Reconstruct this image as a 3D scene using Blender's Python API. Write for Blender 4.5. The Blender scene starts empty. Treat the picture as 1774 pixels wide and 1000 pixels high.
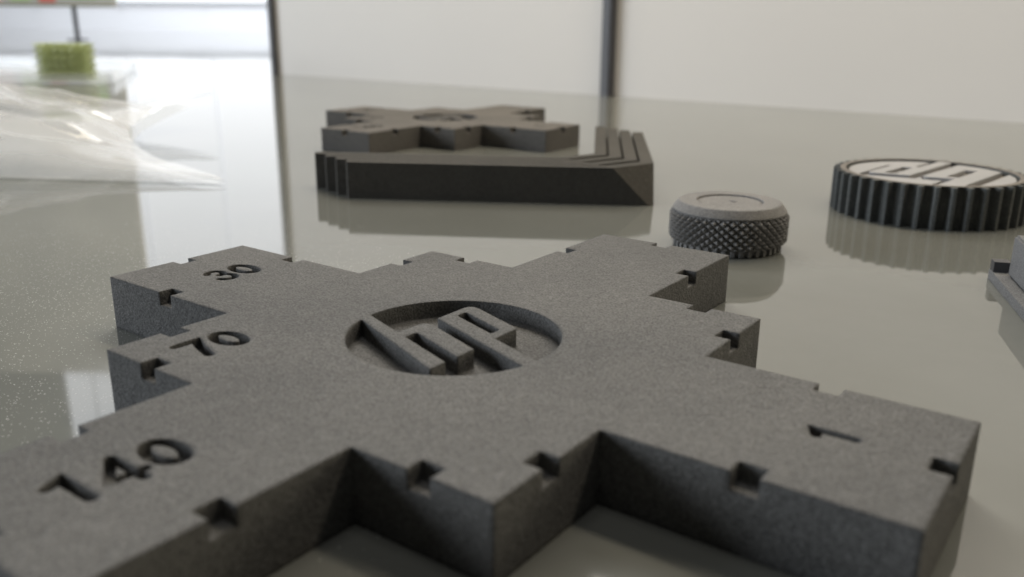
import bpy, bmesh, math, random
from mathutils import Vector, Matrix, noise
random.seed(7)
S = 0.04                                   # metres per layout unit (the star plate is 80 mm across)
sc = bpy.context.scene
col = sc.collection
R = math.radians

# ------------------------------------------------------------------ camera
cd = bpy.data.cameras.new('camera'); cam = bpy.data.objects.new('camera', cd); col.objects.link(cam)
cam.location = (1.17320*S, -1.39685*S, 0.80616*S)
cam.rotation_euler = (1.272258, -0.0076556, 0.632231)
cd.sensor_width = 36; cd.lens = 36*1535.36/1774
cd.clip_start = 0.002; cd.clip_end = 30
cd.dof.use_dof = True; cd.dof.focus_distance = 2.35*S; cd.dof.aperture_fstop = 37
sc.camera = cam
FX, FY = -0.589, 0.808                      # horizontal viewing direction, and its right
RX, RY = 0.808, 0.589
CX, CY = 1.1732, -1.3969
def far(d, lat): return (CX+FX*d+RX*lat, CY+FY*d+RY*lat)

# ------------------------------------------------------------------ world, lamps, exposure
w = bpy.data.worlds.new('World'); sc.world = w; w.use_nodes = True
w.node_tree.nodes['Background'].inputs[0].default_value = (0.80, 0.86, 0.78, 1)
w.node_tree.nodes['Background'].inputs[1].default_value = 0.028
sc.view_settings.view_transform = 'Standard'; sc.view_settings.look = 'None'
sc.view_settings.exposure = -0.27; sc.view_settings.gamma = 1
def area(name, loc, target, sx, sy, power, color):
    l = bpy.data.lights.new(name, 'AREA'); l.shape = 'RECTANGLE'; l.size = sx*S; l.size_y = sy*S
    l.energy = power; l.color = color
    o = bpy.data.objects.new(name, l); col.objects.link(o)
    o.location = Vector(loc)*S
    o.rotation_euler = (Vector(target)-Vector(loc)).to_track_quat('-Z', 'Y').to_euler()
    return o
area('window_lamp', (-23, -15.5, 6.3), (-1, 0.5, 0), 18, 10, 12.0, (0.85, 0.92, 1.0))
area('overhead_fill', (.3, -.4, 20), (.3, -.4, 0), 9, 7, 1.1, (1.0, 0.98, 0.95))  # added fill from straight above, lifts the table between the plate's arms
wl = area('wall_wash_fill', (-.5, 4.9, 8.6), (-.5, 5.8, 1.6), 19, 1.2, 1.75, (1.0, 0.88, 0.70)); wl.data.spread = R(125)  # added warm wash, brightens the back panels and the table near them
area('right_fill', (13.2, 10.8, 3.0), (0, 0, 0), 5, 4, 1.15, (1.0, 0.90, 0.68))  # added warm fill without a visible source, lifts the right-facing sides
area('back_left_fill', (-14, 20, 19.5), (-1, 1.0, 0), 18, 9, 18.5, (1.0, 0.985, 0.96))  # unseen light added high at the back left to brighten the plate tops
fl = area('far_wall_fill', (-18, 20, 26), (-34, 27, 3), 20, 20, 9.5, (0.95, 0.97, 1.0)); fl.data.spread = R(75)  # added out of view, only there to brighten the far wall

# ------------------------------------------------------------------ helpers
def tag(o, label=None, cat=None, group=None, kind=None):
    if label: o['label'] = label
    if cat: o['category'] = cat
    if group: o['group'] = group
    if kind: o['kind'] = kind
    return o
def link(name, me, mat=None, parent=None, loc=None, rz=None):
    o = bpy.data.objects.new(name, me); col.objects.link(o)
    if mat is not None: me.materials.append(mat)
    if parent is not None: o.parent = parent
    if loc is not None: o.location = Vector(loc)*S
    if rz is not None: o.rotation_euler = (0, 0, rz)
    return o
def empty(name, loc, rz=0):
    o = bpy.data.objects.new(name, None); col.objects.link(o); o.empty_display_size = .01
    o.location = Vector(loc)*S; o.rotation_euler = (0, 0, rz); return o
def prism(bm, pts, z0, z1, pts_bottom=None):
    pb = pts_bottom or pts
    b = [bm.verts.new((x*S, y*S, z0*S)) for x, y in pb]
    t = [bm.verts.new((x*S, y*S, z1*S)) for x, y in pts]
    n = len(pts)
    area2 = sum(pts[i][0]*pts[(i+1) % n][1]-pts[(i+1) % n][0]*pts[i][1] for i in range(n))
    if area2 < 0: b.reverse(); t.reverse()
    bm.faces.new(t); bm.faces.new(list(reversed(b)))
    for i in range(n):
        j = (i+1) % n
        bm.faces.new((b[i], b[j], t[j], t[i]))
def box(bm, x0, x1, y0, y1, z0, z1): prism(bm, [(x0, y0), (x1, y0), (x1, y1), (x0, y1)], z0, z1)
def mesh_of(bm, name='mesh'):
    me = bpy.data.meshes.new(name); bm.to_mesh(me); bm.free(); return me
def prism_mesh(pts, z0, z1, pb=None):
    bm = bmesh.new(); prism(bm, pts, z0, z1, pb); return mesh_of(bm)
def boolean(me, cutters, op='DIFFERENCE'):
    """exact boolean of a mesh with a list of meshes, one after the other"""
    for c in cutters:
        a = bpy.data.objects.new('a', me); b = bpy.data.objects.new('b', c)
        col.objects.link(a); col.objects.link(b)
        m = a.modifiers.new('b', 'BOOLEAN'); m.object = b; m.operation = op; m.solver = 'EXACT'
        dg = bpy.context.evaluated_depsgraph_get()
        new = bpy.data.meshes.new_from_object(a.evaluated_get(dg))
        bpy.data.objects.remove(a); bpy.data.objects.remove(b)
        me = new
    return me
def circle(cx, cy, r, n): return [(cx+r*math.cos(2*math.pi*i/n), cy+r*math.sin(2*math.pi*i/n)) for i in range(n)]
def rounded(pts, rad, seg=5):
    """round the corners of a polygon; rad is one radius or a list"""
    out = []; n = len(pts)
    for i, p in enumerate(pts):
        r = rad[i] if isinstance(rad, (list, tuple)) else rad
        p = Vector(p); a = Vector(pts[i-1]); b = Vector(pts[(i+1) % n])
        if r <= 0: out.append(tuple(p)); continue
        r = min(r, (a-p).length*.45, (b-p).length*.45)
        u = p+(a-p).normalized()*r; v = p+(b-p).normalized()*r
        for k in range(seg+1):
            t = k/seg
            out.append(tuple(u*(1-t)**2+p*2*t*(1-t)+v*t*t))
    return out

# ------------------------------------------------------------------ materials
def new_mat(name):
    m = bpy.data.materials.new(name); m.use_nodes = True
    nt = m.node_tree; b = nt.nodes['Principled BSDF']
    return m, nt, b
def N(nt, kind, **kw):
    n = nt.nodes.new(kind)
    for k, v in kw.items():
        if k in n.inputs.keys(): n.inputs[k].default_value = v
        else: setattr(n, k, v)
    return n
def ramp(nt, a, b, c0, c1, fac=None):
    r = nt.nodes.new('ShaderNodeValToRGB')
    r.color_ramp.elements[0].position = a; r.color_ramp.elements[1].position = b
    r.color_ramp.elements[0].color = (*c0, 1); r.color_ramp.elements[1].color = (*c1, 1)
    if fac is not None: nt.links.new(fac, r.inputs[0])
    return r
def nylon(name, base, rough=.82, grain=5200, bump=.00016, contrast=.28, bev=.00022, spec=.35, sheen=.0):
    """sintered powder nylon: grey with a sandy grain and softened edges"""
    m, nt, b = new_mat(name)
    tc = N(nt, 'ShaderNodeTexCoord')
    n1 = N(nt, 'ShaderNodeTexNoise', Scale=grain, Detail=2.0, Roughness=.7)
    n2 = N(nt, 'ShaderNodeTexNoise', Scale=grain*.22, Detail=3.0, Roughness=.6)
    n3 = N(nt, 'ShaderNodeTexNoise', Scale=55, Detail=3.0, Roughness=.6)
    for n in (n1, n2, n3): nt.links.new(tc.outputs['Object'], n.inputs['Vector'])
    lo = tuple(x*(1-contrast) for x in base); hi = tuple(x*(1+contrast) for x in base)
    r1 = ramp(nt, .32, .68, lo, hi, n1.outputs['Fac'])
    r2 = ramp(nt, .3, .7, (.9, .9, .9), (1.08, 1.08, 1.08), n2.outputs['Fac'])
    r3 = ramp(nt, .3, .7, (.86, .87, .88), (1.12, 1.12, 1.11), n3.outputs['Fac'])
    mx = N(nt, 'ShaderNodeMix', data_type='RGBA', blend_type='MULTIPLY'); mx.inputs[0].default_value = 1
    nt.links.new(r1.outputs[0], mx.inputs[6]); nt.links.new(r2.outputs[0], mx.inputs[7])
    mx2 = N(nt, 'ShaderNodeMix', data_type='RGBA', blend_type='MULTIPLY'); mx2.inputs[0].default_value = 1
    nt.links.new(mx.outputs[2], mx2.inputs[6]); nt.links.new(r3.outputs[0], mx2.inputs[7])
    nt.links.new(mx2.outputs[2], b.inputs['Base Color'])
    b.inputs['Roughness'].default_value = rough; b.inputs['Specular IOR Level'].default_value = spec
    be = N(nt, 'ShaderNodeBevel', samples=4, Radius=bev)
    add = N(nt, 'ShaderNodeMath', operation='MULTIPLY_ADD'); add.inputs[1].default_value = .8
    nt.links.new(n2.outputs['Fac'], add.inputs[0]); nt.links.new(n1.outputs['Fac'], add.inputs[2])
    bu = N(nt, 'ShaderNodeBump', Strength=.9, Distance=bump)
    nt.links.new(add.outputs[0], bu.inputs['Height']); nt.links.new(be.outputs[0], bu.inputs['Normal'])
    nt.links.new(bu.outputs[0], b.inputs['Normal'])
    return m
def plain(name, base, rough=.5, spec=.5, noise_amt=.06, scale=60):
    m, nt, b = new_mat(name)
    tc = N(nt, 'ShaderNodeTexCoord'); n = N(nt, 'ShaderNodeTexNoise', Scale=scale, Detail=4.0)
    nt.links.new(tc.outputs['Object'], n.inputs['Vector'])
    r = ramp(nt, .3, .7, tuple(c*(1-noise_amt) for c in base), tuple(min(1, c*(1+noise_amt)) for c in base), n.outputs['Fac'])
    nt.links.new(r.outputs[0], b.inputs['Base Color'])
    b.inputs['Roughness'].default_value = rough; b.inputs['Specular IOR Level'].default_value = spec
    return m
M_plate = nylon('grey_nylon', (.112, .110, .107), spec=.22, grain=5000, contrast=.40, bev=.0006)
M_knob = nylon('knob_nylon', (.18, .175, .17), grain=5200, bump=.00008, bev=.00008)
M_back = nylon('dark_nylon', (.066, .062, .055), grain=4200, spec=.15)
M_star = nylon('back_star_nylon', (.115, .108, .100), grain=4200, spec=.15)
M_gear = nylon('gear_nylon', (.095, .100, .098), grain=4200)
M_box = nylon('box_nylon', (.15, .15, .152), grain=4600, contrast=.4)
M_tan = nylon('bare_tan_nylon', (.26, .22, .175), grain=4600)
M_white = plain('white_paint', (.30, .302, .31), .6, .3)
M_rim = nylon('rim_nylon', (.17, .155, .14), grain=4200)
M_wall = plain('painted_panel', (.585, .572, .555), .6, .3, .02, 8)
M_post = plain('dark_post', (.045, .045, .050), .45)
M_far = plain('far_wall_paint', (.80, .82, .87), .8, .2, .01, 2)

def table_material():
    m, nt, b = new_mat('coated_glass')
    tc = N(nt, 'ShaderNodeTexCoord')
    n = N(nt, 'ShaderNodeTexNoise', Scale=26.0, Detail=5.0, Roughness=.6)
    nt.links.new(tc.outputs['Object'], n.inputs['Vector'])
    base = ramp(nt, .3, .72, (.140, .144, .130), (.172, .176, .162), n.outputs['Fac'])
    # dust: tiny bright specks, thick in some places
    wob = N(nt, 'ShaderNodeTexNoise', Scale=900.0, Detail=2.0); nt.links.new(tc.outputs['Object'], wob.inputs['Vector'])
    wv = N(nt, 'ShaderNodeVectorMath', operation='MULTIPLY_ADD'); nt.links.new(wob.outputs['Color'], wv.inputs[0]); wv.inputs[1].default_value = (.00025,)*3
    nt.links.new(tc.outputs['Object'], wv.inputs[2])
    vo = N(nt, 'ShaderNodeTexVoronoi', Scale=5200.0); nt.links.new(wv.outputs[0], vo.inputs['Vector'])
    sp = N(nt, 'ShaderNodeMath', operation='LESS_THAN'); nt.links.new(vo.outputs['Distance'], sp.inputs[0])
    wn = N(nt, 'ShaderNodeSeparateColor'); nt.links.new(vo.outputs['Color'], wn.inputs[0])
    size = N(nt, 'ShaderNodeMath', operation='MULTIPLY'); sq = N(nt, 'ShaderNodeMath', operation='POWER'); nt.links.new(wn.outputs[0], sq.inputs[0]); sq.inputs[1].default_value = 2.2
    nt.links.new(sq.outputs[0], size.inputs[0]); size.inputs[1].default_value = .38
    nt.links.new(size.outputs[0], sp.inputs[1])
    # density mask: strongest left of the plate
    sub = N(nt, 'ShaderNodeVectorMath', operation='DISTANCE'); nt.links.new(tc.outputs['Object'], sub.inputs[0])
    sub.inputs[1].default_value = (-1.25*S, -.62*S, 0)
    dn = ramp(nt, 0.0, 1.0, (1, 1, 1), (0, 0, 0)); mr = N(nt, 'ShaderNodeMapRange'); mr.inputs[1].default_value = .5*S; mr.inputs[2].default_value = 1.7*S
    mr.inputs[3].default_value = 1.25; mr.inputs[4].default_value = .0
    nt.links.new(sub.outputs['Value'], mr.inputs[0]); nt.nodes.remove(dn)
    n2 = N(nt, 'ShaderNodeTexNoise', Scale=70.0, Detail=3.0); nt.links.new(tc.outputs['Object'], n2.inputs['Vector'])
    mm = N(nt, 'ShaderNodeMath', operation='MULTIPLY'); nt.links.new(mr.outputs[0], mm.inputs[0]); nt.links.new(n2.outputs['Fac'], mm.inputs[1])
    gt = N(nt, 'ShaderNodeMath', operation='LESS_THAN'); nt.links.new(wn.outputs[1], gt.inputs[0]); nt.links.new(mm.outputs[0], gt.inputs[1])
    dust = N(nt, 'ShaderNodeMath', operation='MULTIPLY'); nt.links.new(sp.outputs[0], dust.inputs[0]); nt.links.new(gt.outputs[0], dust.inputs[1])
    mx = N(nt, 'ShaderNodeMix', data_type='RGBA'); nt.links.new(dust.outputs[0], mx.inputs[0])
    nt.links.new(base.outputs[0], mx.inputs[6]); mx.inputs[7].default_value = (.35, .35, .34, 1)
    nt.links.new(mx.outputs[2], b.inputs['Base Color'])
    n3 = N(nt, 'ShaderNodeTexNoise', Scale=9.0, Detail=6.0, Roughness=.7); nt.links.new(tc.outputs['Object'], n3.inputs['Vector'])
    mp = N(nt, 'ShaderNodeMapping'); nt.links.new(tc.outputs['Object'], mp.inputs[0]); mp.inputs['Rotation'].default_value = (0, 0, .9); mp.inputs['Scale'].default_value = (1, 5, 1)
    nt.links.new(mp.outputs[0], n3.inputs['Vector'])
    rr = ramp(nt, .42, .68, (.012, .012, .012), (.085, .085, .085), n3.outputs['Fac'])
    rm = N(nt, 'ShaderNodeMath', operation='MULTIPLY_ADD'); nt.links.new(dust.outputs[0], rm.inputs[0]); rm.inputs[1].default_value = .6
    nt.links.new(rr.outputs[0], rm.inputs[2]); nt.links.new(rm.outputs[0], b.inputs['Roughness'])
    b.inputs['IOR'].default_value = 1.95
    return m
M_table = table_material()

# ------------------------------------------------------------------ the setting
bm = bmesh.new(); box(bm, -62, 22, -14, 62, -.5, 0)
tag(link('table_top', mesh_of(bm), M_table), kind='structure')
# white display panels behind, with dark posts at their joints
def panel(x0, x1, label):
    bm = bmesh.new(); box(bm, x0, x1, 6.98, 7.01, 0, 6.2)
    o = link('display_panel', mesh_of(bm), M_wall); tag(o, label, 'panel', 'white panels at the back of the table')
panel(-9.02, -3.66, 'white back panel between the two dark posts')
panel(-3.65, 6.4, 'wide white back panel right of the thick dark post, behind the gear')
def post(x, wd, y, label, h=6.2):
    bm = bmesh.new(); pts = rounded([(x-wd/2, y-wd/2), (x+wd/2, y-wd/2), (x+wd/2, y+wd/2), (x-wd/2, y+wd/2)], .03, 3)
    prism(bm, pts, 0, h)
    o = link('support_post', mesh_of(bm), M_post); tag(o, label, 'post', 'dark posts behind the table')
post(-9.03, .085, 6.93, 'thin dark post, the one left of the back star plate')
post(-3.675, .125, 6.93, 'thick dark post rising behind the stepped corner piece')

# far room beyond the left panel: white wall and a tall bright window
def far_quad(d, l0, l1, z0, z1, th=.4):
    a = far(d, l0); b = far(d, l1)
    return [a, b, (b[0]+FX*th, b[1]+FY*th), (a[0]+FX*th, a[1]+FY*th)], z0, z1
bm = bmesh.new(); prism(bm, *far_quad(45.71, -70, 30, -.6, 45))
tag(link('far_wall', mesh_of(bm), M_far), kind='structure')
m, nt, b = new_mat('window_daylight')
b.inputs['Base Color'].default_value = (.05, .05, .05, 1)
b.inputs['Emission Color'].default_value = (.93, .96, 1.0, 1); b.inputs['Emission Strength'].default_value = 1.75
M_day = m
win = empty('bright_window', (*far(45.6, -15.5), 0))
tag(win, 'tall overexposed white window between the sign and the thin post', 'window')
for i in range(4):
    l0 = -27.2+i*4.1
    bm = bmesh.new(); q = far_quad(45.5, l0, l0+4.02, 1.35, 24, .2); prism(bm, *q)
    o = link('window_pane', mesh_of(bm), M_day); o.parent = win; o.matrix_parent_inverse = Matrix.Translation(-win.location)
bm = bmesh.new()
prism(bm, *far_quad(45.35, -27.4, -10.6, 24.05, 24.4, .4))
[prism(bm, *far_quad(45.35, q-.175, q-.13, 1.35, 24.05, .1)) for q in (-23.0, -18.9, -14.8)]
o = link('window_frame', mesh_of(bm), M_far); o.parent = win; o.matrix_parent_inverse = Matrix.Translation(-win.location)

bm = bmesh.new(); prism(bm, *far_quad(34, -34, -18.7, 12.6, 26))
tag(link('hanging_panel', mesh_of(bm), plain('slate_panel', (.16, .17, .17), .6)), 'slate grey panel hanging high behind the sign board, seen only mirrored in the glass', 'panel')

# ------------------------------------------------------------------ star plate
wxm, wxp, wym, wyp = .2150, .2085, .2131, .2101
sxm, sxp, sym, syp = .5075, .4965, .5085, .5075
Lxm, Lxp, Lym, Lyp = 1.0, 1.007, 1.0, 1.005
T = .1413
out = [(-Lxm, -wym), (-sxm, -wym), (-sxm, -sym), (-wxm, -sym), (-wxm, -Lym), (wxp, -Lym), (wxp, -sym), (sxp, -sym), (sxp, -wym),
       (Lxp, -wym), (Lxp, wyp), (sxp, wyp), (sxp, syp), (wxp, syp), (wxp, Lyp), (-wxm, Lyp), (-wxm, syp), (-sxm, syp), (-sxm, wyp), (-Lxm, wyp)]
body = prism_mesh(out, 0, T)
cut = []
n = len(out)
bm = bmesh.new()
for i in range(n):                      # a small notch in the middle of every edge
    a = Vector(out[i]); b_ = Vector(out[(i+1) % n]); mid = (a+b_)/2; d = (b_-a).normalized(); nrm = Vector((d.y, -d.x))
    nw, nd = .024, .037
    p = [mid-d*nw-nrm*nd, mid+d*nw-nrm*nd, mid+d*nw+nrm*.03, mid-d*nw+nrm*.03]
    prism(bm, [tuple(q) for q in p], T-.034, T+.03)
cut.append(mesh_of(bm))
# raised emblem letters inside the round recess (up = -x, reading along +y)
def sl(u, v0): return (u, v0-.36*(u-.09))
z0, z1 = T-.040, T+.03
disc = prism_mesh(circle(0, 0, .2355, 96), z0, z1)
h_leg = prism_mesh([(-.30, -.026), (.091, -.184), sl(.091, -.137), sl(-.30, -.137)], z0-.02, z1+.02)
arch = rounded([(-.102, -.085), (-.102, .012), (-.090+.01, .018), sl(.092, -.046), sl(.092, -.100), (-.072, -.042), (-.072, -.085)], [0, .035, .0, 0, .0, .012, 0], 5)
h_arch = prism_mesh(arch, z0-.02, z1+.02)
pout = rounded([sl(-.097, -.010), (-.097, .182), sl(.089, .112), sl(.089, .03), sl(.27, .03), sl(.27, -.012)], [0, .035, .008, 0, 0, 0], 5)
p_out = prism_mesh(pout, z0-.02, z1+.02)
p_in = prism_mesh(rounded([sl(-.074, .040), sl(-.074, .072), sl(.063, .072), sl(.063, .040)], .008, 4), z0, z1)
disc = boolean(disc, [h_leg, h_arch, p_out])
cut.append(disc); cut.append(p_in)
# engraved numbers, drawn as round-ended strokes
def stroke(bm, pts, wdt, closed=False, z0=T-.026, z1=T+.03):
    """a thick band along a polyline (mitred joints, round ends)"""
    P = [Vector(p) for p in pts]; n = len(P); L_, R_ = [], []
    for i, p in enumerate(P):
        a = P[i-1] if (i > 0 or closed) else None
        b = P[(i+1) % n] if (i < n-1 or closed) else None
        if a is None: d = (b-p).normalized(); k = 1
        elif b is None: d = (p-a).normalized(); k = 1
        else:
            d1 = (p-a).normalized(); d2 = (b-p).normalized(); d = (d1+d2).normalized(); k = 1/max(.5, d.dot(d1))
        nn = Vector((-d.y, d.x))*wdt/2*k
        L_.append(p+nn); R_.append(p-nn)
    if closed: return L_, R_
    cap = []
    d = (P[-1]-P[-2]).normalized()
    ang = math.atan2(-d.x, d.y)
    a0 = math.atan2((L_[-1]-P[-1]).y, (L_[-1]-P[-1]).x)
    capE = [P[-1]+Vector((math.cos(a0-math.pi*k/6), math.sin(a0-math.pi*k/6)))*wdt/2 for k in range(1, 6)]
    b0 = math.atan2((R_[0]-P[0]).y, (R_[0]-P[0]).x)
    capS = [P[0]+Vector((math.cos(b0-math.pi*k/6), math.sin(b0-math.pi*k/6)))*wdt/2 for k in range(1, 6)]
    poly = L_+capE+list(reversed(R_))+capS
    prism(bm, [tuple(q) for q in poly], z0, z1)
def ring(bm, pts, wdt, z0=T-.026, z1=T+.03):
    L_, R_ = stroke(None, pts, wdt, True)
    n = len(pts)
    v = [[bm.verts.new((p.x*S, p.y*S, z*S)) for p in Q] for Q in (L_, R_) for z in (z0, z1)]
    l0, l1, r0, r1 = v
    for i in range(n):
        j = (i+1) % n
        for q in ((l0[i], l0[j], l1[j], l1[i]), (r0[j], r0[i], r1[i], r1[j]), (l1[i], l1[j], r1[j], r1[i]), (l0[j], l0[i], r0[i], r0[j])):
            bm.faces.new(q)
def ell(cx, cy, a, b, t0=0, t1=360, n=24, full=False):
    k = n if full else n+1
    return [(cx+a*math.cos(R(t0+(t1-t0)*i/n)), cy+b*math.sin(R(t0+(t1-t0)*i/n))) for i in range(k)]
G = {'0': ('ring', ell(.35, .5, .26, .42, full=True)),
     '1': ('line', [(.12, .82), (.40, .93), (.40, .10)]),
     '4': ('four', None),
     '7': ('line', [(.08, .93), (.62, .93), (.44, .55), (.28, .06)]),
     '3': ('lines', [ell(.33, .715, .22, .205, 165, -95, 14), ell(.33, .275, .26, .235, 95, -165, 16)])}
def number(text, u, v, hgt=.104, wd=.0225, adv=.075):
    res = []
    k0 = v-adv*(len(text)-1)/2
    for i, ch in enumerate(text):
        vc = k0+adv*i
        def P(q): return (u+(.5-q[1])*hgt, vc+(q[0]-.35)*hgt*.9)
        kind, pts = G[ch]
        if kind in ('lines', 'four'):
            for seg in (pts or [[(.64, .27), (.00, .27)], [(.00, .27), (.46, .96)], [(.46, .96), (.46, .04)]]):
                bmx = bmesh.new(); stroke(bmx, [P(q) for q in seg], wd*.84, z0=T-.026-.0003*len(res))
                bmesh.ops.recalc_face_normals(bmx, faces=bmx.faces); res.append(mesh_of(bmx))
            continue
        bmx = bmesh.new()
        if kind == 'ring': ring(bmx, [P(q) for q in pts], wd)
        else: stroke(bmx, [P(q) for q in pts], wd)
        bmesh.ops.recalc_face_normals(bmx, faces=bmx.faces)
        res.append(mesh_of(bmx))
    return res
cut += number('30', -.785, .012)+number('70', -.365, -.352)+number('140', -.016, -.772)+number('1', .820, .006, hgt=.082, wd=.020)
star_mesh = boolean(body, cut)
star_mesh.materials.clear()
for pl in star_mesh.polygons: pl.use_smooth = False
o = link('star_plate', star_mesh, M_plate, loc=(0, 0, 0))
tag(o, 'large grey eight-armed plate in the foreground with lettered recess and engraved 30, 70, 140', 'gauge plate', 'grey star-shaped plates')
o2 = o.copy(); o2.data = star_mesh.copy(); o2.data.materials[0] = M_star; col.objects.link(o2)
o2.location = Vector((-2.855, 3.327, 0))*S; o2.rotation_euler = (0, 0, .019); o2.scale = (.955,)*3
o2['label'] = 'smaller-looking dark grey star plate lying behind the stepped corner piece, out of focus'

# ------------------------------------------------------------------ stepped corner piece: four nested L strips
e1 = math.atan2(.512, .859)
corner = empty('corner_piece', (-.605, 2.11, 0), e1)
tag(corner, 'dark stepped corner piece of four nested L-shaped strips, in front of the back star plate', 'angle bracket')
for k in range(4):
    xo, yo = -.071*k, .075*k
    xl = -1.40-.072*k; ye = 1.30+.083*k; wd = .060
    c1, c2 = .19, .166
    top = [(xl, yo+.022), (xl+.012, yo), (xo-c1, yo), (xo, yo+c2), (xo, ye), (xo-wd, ye), (xo-wd, yo+c2+.03), (xo-c1-.03, yo+wd), (xl, yo+wd)]
    s_ = .12
    bot = [(xl, yo+.022), (xl+.012, yo), (xo-c1*s_, yo), (xo, yo+c2*s_), (xo, ye), (xo-wd, ye), (xo-wd, yo+c2+.03), (xo-c1-.03, yo+wd), (xl, yo+wd)]
    if k: bot = top
    bm = bmesh.new(); prism(bm, top, .0 if k == 0 else .0, .167, bot)
    bmesh.ops.triangulate(bm, faces=[f for f in bm.faces if len(f.verts) > 4])
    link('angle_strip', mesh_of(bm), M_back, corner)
bm = bmesh.new()                         # thin webs that hold the strips together low down
for k in range(3):
    xo, yo = -.071*k, .075*k
    box(bm, -1.20-.07*k, xo-.4, yo+.055, yo+.080, .01, .12)
    box(bm, xo-.078, xo-.055, yo+.4, 1.2+.08*k, .01, .12)
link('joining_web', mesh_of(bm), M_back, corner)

# ------------------------------------------------------------------ knurled knob
def knob():
    root = empty('knurled_knob', (-.0637, 1.646, 0))
    tag(root, 'round grey knob with diamond knurled side, between the corner piece and the gear', 'knob')
    Rk, Hk = .211, .169
    NT, RW = 40, 0.027
    nth, nz = 528, 64
    z_lo, z_hi = .026, .135
    bm = bmesh.new(); rows = []
    prof = [(0, .0), (.150, .0), (.186, .001), (.190, .004), (.190, .020), (.188, .024)]
    zs = [('p', r, z) for r, z in prof]
    for i in range(nz+1): zs.append(('k', None, z_lo+(z_hi-z_lo)*i/nz))
    for r, z in [(.2045, .138), (.203, .142), (.195, .153), (.187, .163), (.184, .1665), (.180, .1685), (.174, .169), (.122, .169), (.119, .1675), (.118, .161), (.113, .1605), (.111, .163), (.108, .1645), (.02, .1645), (0, .1645)]:
        zs.append(('p', r, z))
    for kind, r, z in zs:
        if kind == 'p' and r == 0:
            rows.append([bm.verts.new((0, 0, z*S))]); continue
        row = []
        for j in range(nth):
            th = 2*math.pi*j/nth
            if kind == 'k':
                a = (th*NT/(2*math.pi)+z/RW) % 1; b = (th*NT/(2*math.pi)-z/RW) % 1
                h = 1-2*max(abs(a-.5), abs(b-.5)); h = min(h*1.15, 1)
                edge = min(1, min(z-z_lo, z_hi-z)/.006)
                rr = .198+.0175*h*edge + .001*(noise.noise(Vector((math.cos(th)*9, math.sin(th)*9, z*60))))
            elif z < .025 and r > .18: rr = r+.005*(1 if math.sin(th*NT) > 0 else -.6)
            else: rr = r
            row.append(bm.verts.new((rr*math.cos(th)*S, rr*math.sin(th)*S, z*S)))
        rows.append(row)
    for i in range(len(rows)-1):
        a, b = rows[i], rows[i+1]
        for j in range(nth):
            k = (j+1) % nth
            if len(a) == 1: bm.faces.new((a[0], b[k], b[j]))
            elif len(b) == 1: bm.faces.new((a[j], a[k], b[0]))
            else: bm.faces.new((a[j], a[k], b[k], b[j]))
    me = mesh_of(bm)
    link('knob_body', me, M_knob, root)
    bm = bmesh.new()
    prism(bm, rounded([(-.012, -.006), (.010, -.009), (.012, .005), (-.008, .008)], .003, 3), .1648, .1662)
    link('centre_mark', mesh_of(bm), M_post, root, loc=(.010, .008, 0))
knob()

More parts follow.
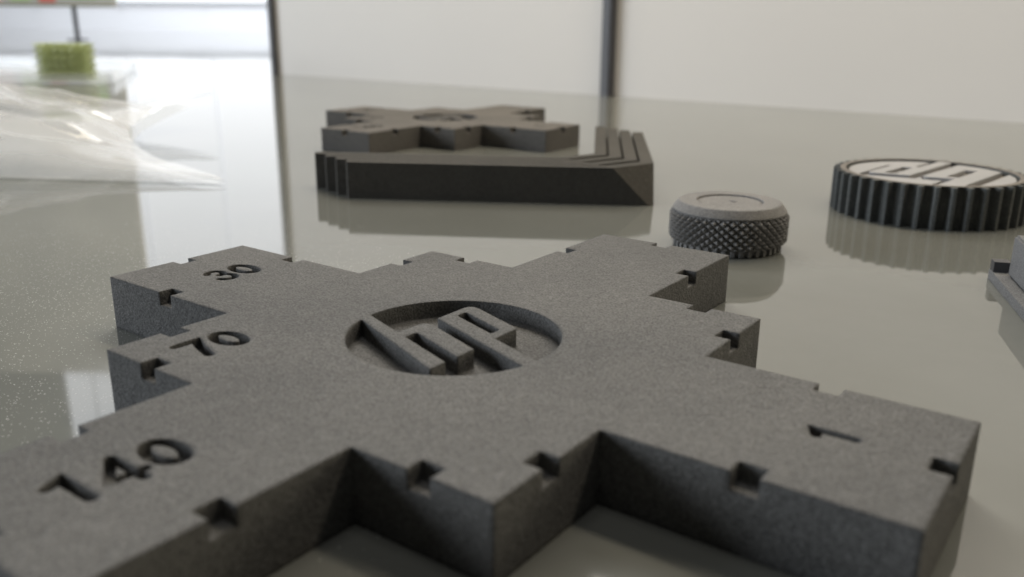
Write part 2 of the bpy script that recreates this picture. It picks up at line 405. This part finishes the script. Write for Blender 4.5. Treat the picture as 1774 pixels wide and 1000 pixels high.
# ------------------------------------------------------------------ gear with painted emblem
def gear():
    gx, gy = .383, 2.756
    root = empty('gear_wheel', (gx, gy, 0)); Hh = .1735
    tag(root, 'black toothed gear lying flat with a white painted two-letter emblem on top', 'gear')
    nt_ = 39; Ro, Ri, r0 = .395, .360, .342
    pts = []
    for i in range(nt_):
        a = 2*math.pi*i/nt_; st = 2*math.pi/nt_
        for f, r in ((-.30, Ri), (-.23, Ri+.004), (-.15, Ro-.006), (-.10, Ro), (.10, Ro), (.15, Ro-.006), (.23, Ri+.004), (.30, Ri)):
            pts.append((r*math.cos(a+f*st), r*math.sin(a+f*st)))
    body = prism_mesh(pts, 0, Hh)
    # recessed floor leaves a rim; letters stand in it
    body = boolean(body, [prism_mesh(circle(0, 0, r0, 96), Hh-.030, Hh+.02)])
    body.materials.clear()
    link('toothed_body', body, M_gear, root)
    bm = bmesh.new(); prism(bm, circle(0, 0, r0-.001, 80), Hh-.0298, Hh-.0240)
    link('emblem_floor', mesh_of(bm), M_tan, root)
    # rim cap, a lighter worn ring
    bm = bmesh.new(); A = circle(0, 0, r0+.001, 96); B = circle(0, 0, r0+.026, 96)
    va = [[bm.verts.new((x*S, y*S, z*S)) for x, y in Q] for Q in (A, B) for z in (Hh+.0002, Hh+.0022)]
    for i in range(96):
        j = (i+1) % 96
        for q in ((va[0][j], va[0][i], va[1][i], va[1][j]), (va[2][i], va[2][j], va[3][j], va[3][i]), (va[1][i], va[1][j], va[3][j], va[3][i])):
            bm.faces.new(q)
    bmesh.ops.recalc_face_normals(bm, faces=bm.faces)
    link('rim_ring', mesh_of(bm), M_rim, root)
    # emblem: white field with the letters cut by tan gaps (local frame: up towards the camera)
    em = empty('emblem', (0, 0, 0), math.atan2(-.98, .2)-math.pi/2); em.parent = root
    k = 1.40
    # local: x = reading direction, y = up
    def L(u, v): return (v*k, -u*k)
    f = prism_mesh(circle(0, 0, r0-.012, 96), Hh-.020, Hh-.006)
    hl = prism_mesh([L(*sl(-.34, -.226)), L(*sl(.115, -.226)), L(*sl(.115, -.111)), L(*sl(-.34, -.111))], Hh-.04, Hh+.01)
    ha = prism_mesh([L(*q) for q in rounded([(-.128, -.11), (-.128, .034), sl(.115, -.020), sl(.115, -.115), (-.128, -.10)], [0, .04, 0, 0, 0], 5)], Hh-.04, Hh+.01)
    po = prism_mesh([L(*q) for q in rounded([sl(-.122, -.036), (-.122, .208), sl(.114, .137), sl(.114, .056), sl(.34, .056), sl(.34, -.036)], [0, .04, 0, 0, 0, 0], 5)], Hh-.04, Hh+.01)
    f = boolean(f, [hl, ha, po]); f.materials.clear()
    link('white_field', f, M_white, em)
    rr = r0-.004
    def clip(me): 
        m2 = boolean(me, [prism_mesh(circle(0, 0, rr, 96), Hh-.0270, Hh+.0)], 'INTERSECT'); m2.materials.clear(); return m2
    zt0, zt1 = Hh-.05, Hh+.004
    h1 = prism_mesh([L(*sl(-.34, -.200)), L(*sl(.091, -.200)), L(*sl(.091, -.137)), L(*sl(-.34, -.137))], zt0, zt1)
    h2 = prism_mesh([L(*q) for q in arch], zt0, zt1)
    link('letter_h', clip(boolean(h1, [h2], 'UNION')), M_white, em)
    pp = boolean(prism_mesh([L(*q) for q in pout[:-2]+[sl(.32, .03), sl(.32, -.012)]], zt0, zt1),
                 [prism_mesh([L(*q) for q in rounded([sl(-.074, .040), sl(-.074, .072), sl(.063, .072), sl(.063, .040)], .008, 4)], zt0-.01, zt1+.01)])
    link('letter_p', clip(pp), M_white, em)
gear()

# ------------------------------------------------------------------ flanged box at the right edge
fb = empty('flanged_box', (.790, 1.765, 0), math.atan2(-.93, .35))
tag(fb, 'light grey flanged box cut off by the right edge of the photo', 'box')
# local x runs along the lit long side towards the camera, local y is away from it (to the right)
bm = bmesh.new(); prism(bm, [(0, 0), (.9, 0), (.9, .5), (0, .5)], 0, .032)
link('flange', mesh_of(bm), M_box, fb)
bm = bmesh.new(); prism(bm, [(.075, .038), (.9, .038), (.9, .46), (.075, .46)], .0325, .165)
bmesh.ops.bevel(bm, geom=[e for e in bm.edges], offset=.006*S, segments=2, affect='EDGES')
link('box_body', mesh_of(bm), M_box, fb)
bm = bmesh.new(); prism(bm, [(.002, .002), (.045, .002), (.045, .050), (.002, .050)], .0325, .066)
link('corner_lug', mesh_of(bm), M_post, fb)

# ------------------------------------------------------------------ green lattice block
gl = empty('lattice_block', (-9.62, 4.29, .0), math.atan2(RY, RX)+.08)
gl.location.z = .03*S
tag(gl, 'small lime green lattice block standing at the far left of the table', 'lattice block')
M_green = plain('lime_green_plastic', (.36, .41, .17), .5)
def lattice(n, m, h, c):
    bm = bmesh.new(); r = c*.085
    def strut(a, b):
        a = Vector(a)*c; b = Vector(b)*c; d = (b-a).normalized()
        u = d.orthogonal().normalized()*r; v = d.cross(u)
        A = [bm.verts.new((a+x*u+y*v)*S) for x, y in ((1, 0), (0, 1), (-1, 0), (0, -1))]
        B = [bm.verts.new((b+x*u+y*v)*S) for x, y in ((1, 0), (0, 1), (-1, 0), (0, -1))]
        for i in range(4):
            j = (i+1) % 4; bm.faces.new((A[i], A[j], B[j], B[i]))
        bm.faces.new(list(reversed(A))); bm.faces.new(B)
    for i in range(n):
        for j in range(m):
            for k in range(h):
                o_ = Vector((i-n/2, j-m/2, k)); ctr = o_+Vector((.5, .5, .5))
                for dx in (0, 1):
                    for dy in (0, 1):
                        for dz in (0, 1): strut(o_+Vector((dx, dy, dz)), ctr)
    return mesh_of(bm)
link('strut_lattice', lattice(7, 4, 5, .084), M_green, gl)

# ------------------------------------------------------------------ clear plastic sheet lying under the block
m, nt, b = new_mat('clear_plastic')
b.inputs['Base Color'].default_value = (.85, .86, .88, 1); b.inputs['Roughness'].default_value = .08
b.inputs['IOR'].default_value = 1.45
tr = N(nt, 'ShaderNodeBsdfTransparent'); tr.inputs[0].default_value = (.97, .98, .985, 1)
lw = N(nt, 'ShaderNodeLayerWeight', Blend=.42)
mr = N(nt, 'ShaderNodeMapRange'); mr.inputs[3].default_value = .15; mr.inputs[4].default_value = .48
nt.links.new(lw.outputs['Facing'], mr.inputs[0])
ms = N(nt, 'ShaderNodeMixShader'); nt.links.new(mr.outputs[0], ms.inputs[0]); nt.links.new(tr.outputs[0], ms.inputs[1]); nt.links.new(b.outputs[0], ms.inputs[2])
nt.links.new(ms.outputs[0], nt.nodes['Material Output'].inputs[0])
M_clear = m
def film(name, A, B, C_, D, nu, nv, f, mat, parent=None):
    """a thin film spanned by four corners, raised by f(s, t)"""
    bm = bmesh.new(); g = []
    A, B, C_, D = (Vector(q) for q in (A, B, C_, D))
    for i in range(nu+1):
        row = []
        for j in range(nv+1):
            s, t = i/nu, j/nv
            p = (A*(1-s)+B*s)*(1-t)+(D*(1-s)+C_*s)*t
            p = p+f(s, t); row.append(bm.verts.new(p*S))
        g.append(row)
    for i in range(nu):
        for j in range(nv): bm.faces.new((g[i][j], g[i+1][j], g[i+1][j+1], g[i][j+1])).smooth = True
    me = mesh_of(bm); o = link(name, me, mat, parent); return o
tray = empty('clear_tray', (0, 0, 0))
tag(tray, 'flat clear plastic tray under the lime green lattice block', 'plastic tray')
bm = bmesh.new(); a, b_, c_, d_ = (-8.9, 4.45), (-11.4, 6.3), (-22, 4.2), (-13.0, .2)
prism(bm, [a, b_, c_, d_], .003, .025); link('tray_floor', mesh_of(bm), M_clear, tray)
bm = bmesh.new()
for p, q in ((a, b_), (b_, c_), (a, d_)):
    P, Q = Vector(p), Vector(q); nn = Vector((-(Q-P).y, (Q-P).x)).normalized()*.05
    prism(bm, [tuple(P), tuple(Q), tuple(Q+nn), tuple(P+nn)], .026, .12)
link('tray_wall', mesh_of(bm), M_clear, tray)

# ------------------------------------------------------------------ clear plastic bag
def wr(s, t, seed, amp=1.0):
    q = Vector((s*3.2, t*3.0+s*2.0, seed))
    r1 = 1-abs(noise.noise(Vector((s*2.2+t*1.6, t*4.0-s*1.2, seed+5))))*3.2
    r2 = 1-abs(noise.noise(Vector((s*5.0-t*3.0, t*6.5+s*2.0, seed+9))))*3.0
    return (noise.noise(q)*.45+noise.noise(q*2.3)*.25+max(0, r1)*.45+max(0, r2)*.16-.12)*amp
def top(s, t):
    e = min(1, t*(1-t)*4.2)**.6
    e2 = min(1, s*3.0)**.8
    z = .27*e*(.25+.75*e2)*(.65+.35*math.sin(2.2*s+1.0))+wr(s, t, 1.7, .19)*e*(.25+.75*e2)
    end = -.55*(1-(2*t-1)**2)*(1-s)**3          # the open end sags inwards between its two corners
    return Vector((RX*end, RY*end, max(.012, z+.02+.22*(t**3)*(1-s)**4)))
def bot(s, t):
    end = -.55*(1-(2*t-1)**2)*(1-s)**3
    return Vector((RX*end, RY*end, .006+.22*(t**3)*(1-s)**4*.95))
bag = empty('plastic_bag', (0, 0, 0))
tag(bag, 'crumpled clear plastic bag lying at the left of the table', 'plastic bag')
A = (-2.50, 1.255, 0); B = (-5.6, -.55, 0); D = (-4.55, 2.70, 0); C_ = (-8.0, .1, 0)
film('upper_film', A, B, C_, D, 130, 90, top, M_clear, bag)
film('lower_film', A, B, C_, D, 30, 20, bot, M_clear, bag)

# ------------------------------------------------------------------ sign board on posts, far left
def sign():
    d = 28; x, y = far(d, -12.0)
    root = empty('sign_board', (x, y, 0), math.atan2(RY, RX))
    tag(root, 'large beige sign board with red and green print on dark posts, top left', 'sign')
    m, nt, b = new_mat('printed_board')
    tc = N(nt, 'ShaderNodeTexCoord'); n = N(nt, 'ShaderNodeTexNoise', Scale=9.0, Detail=3.0)
    nt.links.new(tc.outputs['Object'], n.inputs['Vector'])
    r = ramp(nt, .35, .68, (.36, .34, .29), (.44, .41, .34), n.outputs['Fac'])
    nt.links.new(r.outputs[0], b.inputs['Base Color']); b.inputs['Roughness'].default_value = .5
    bm = bmesh.new(); box(bm, -16, 0, -.1, .1, .97, 10.9)
    bmesh.ops.bevel(bm, geom=[e for e in bm.edges], offset=.02*S, segments=1, affect='EDGES')
    link('board', mesh_of(bm), m, root)
    bm = bmesh.new(); box(bm, -16, 0, -.13, -.101, .965, 1.03)
    link('lower_edge_trim', mesh_of(bm), plain('olive_trim', (.16, .15, .09), .5), root)
    Mr = plain('red_print', (.55, .07, .05), .5); Mg = plain('green_print', (.33, .42, .17), .5); Mb = plain('pink_print', (.6, .35, .30), .5)
    for x0, x1, z0_, z1_, mt in ((-2.25, -1.75, 1.09, 1.6, Mr), (-3.1, -2.5, 1.12, 1.7, Mg), (-3.9, -3.35, 1.1, 1.35, Mb), (-1.2, -.5, 1.2, 1.8, Mg)):
        bm = bmesh.new(); box(bm, x0, x1, -.112, -.1015, z0_, z1_)
        link('printed_patch', mesh_of(bm), mt, root)
    for px in (-1.28, -4.05, -12):
        bm = bmesh.new(); prism(bm, circle(px, 0, .07, 16), .03, .965); 
        link('stand_post', mesh_of(bm), M_post, root)
        bm = bmesh.new(); prism(bm, circle(px, 0, .3, 24), 0, .03)
        link('stand_foot', mesh_of(bm), M_post, root)
sign()
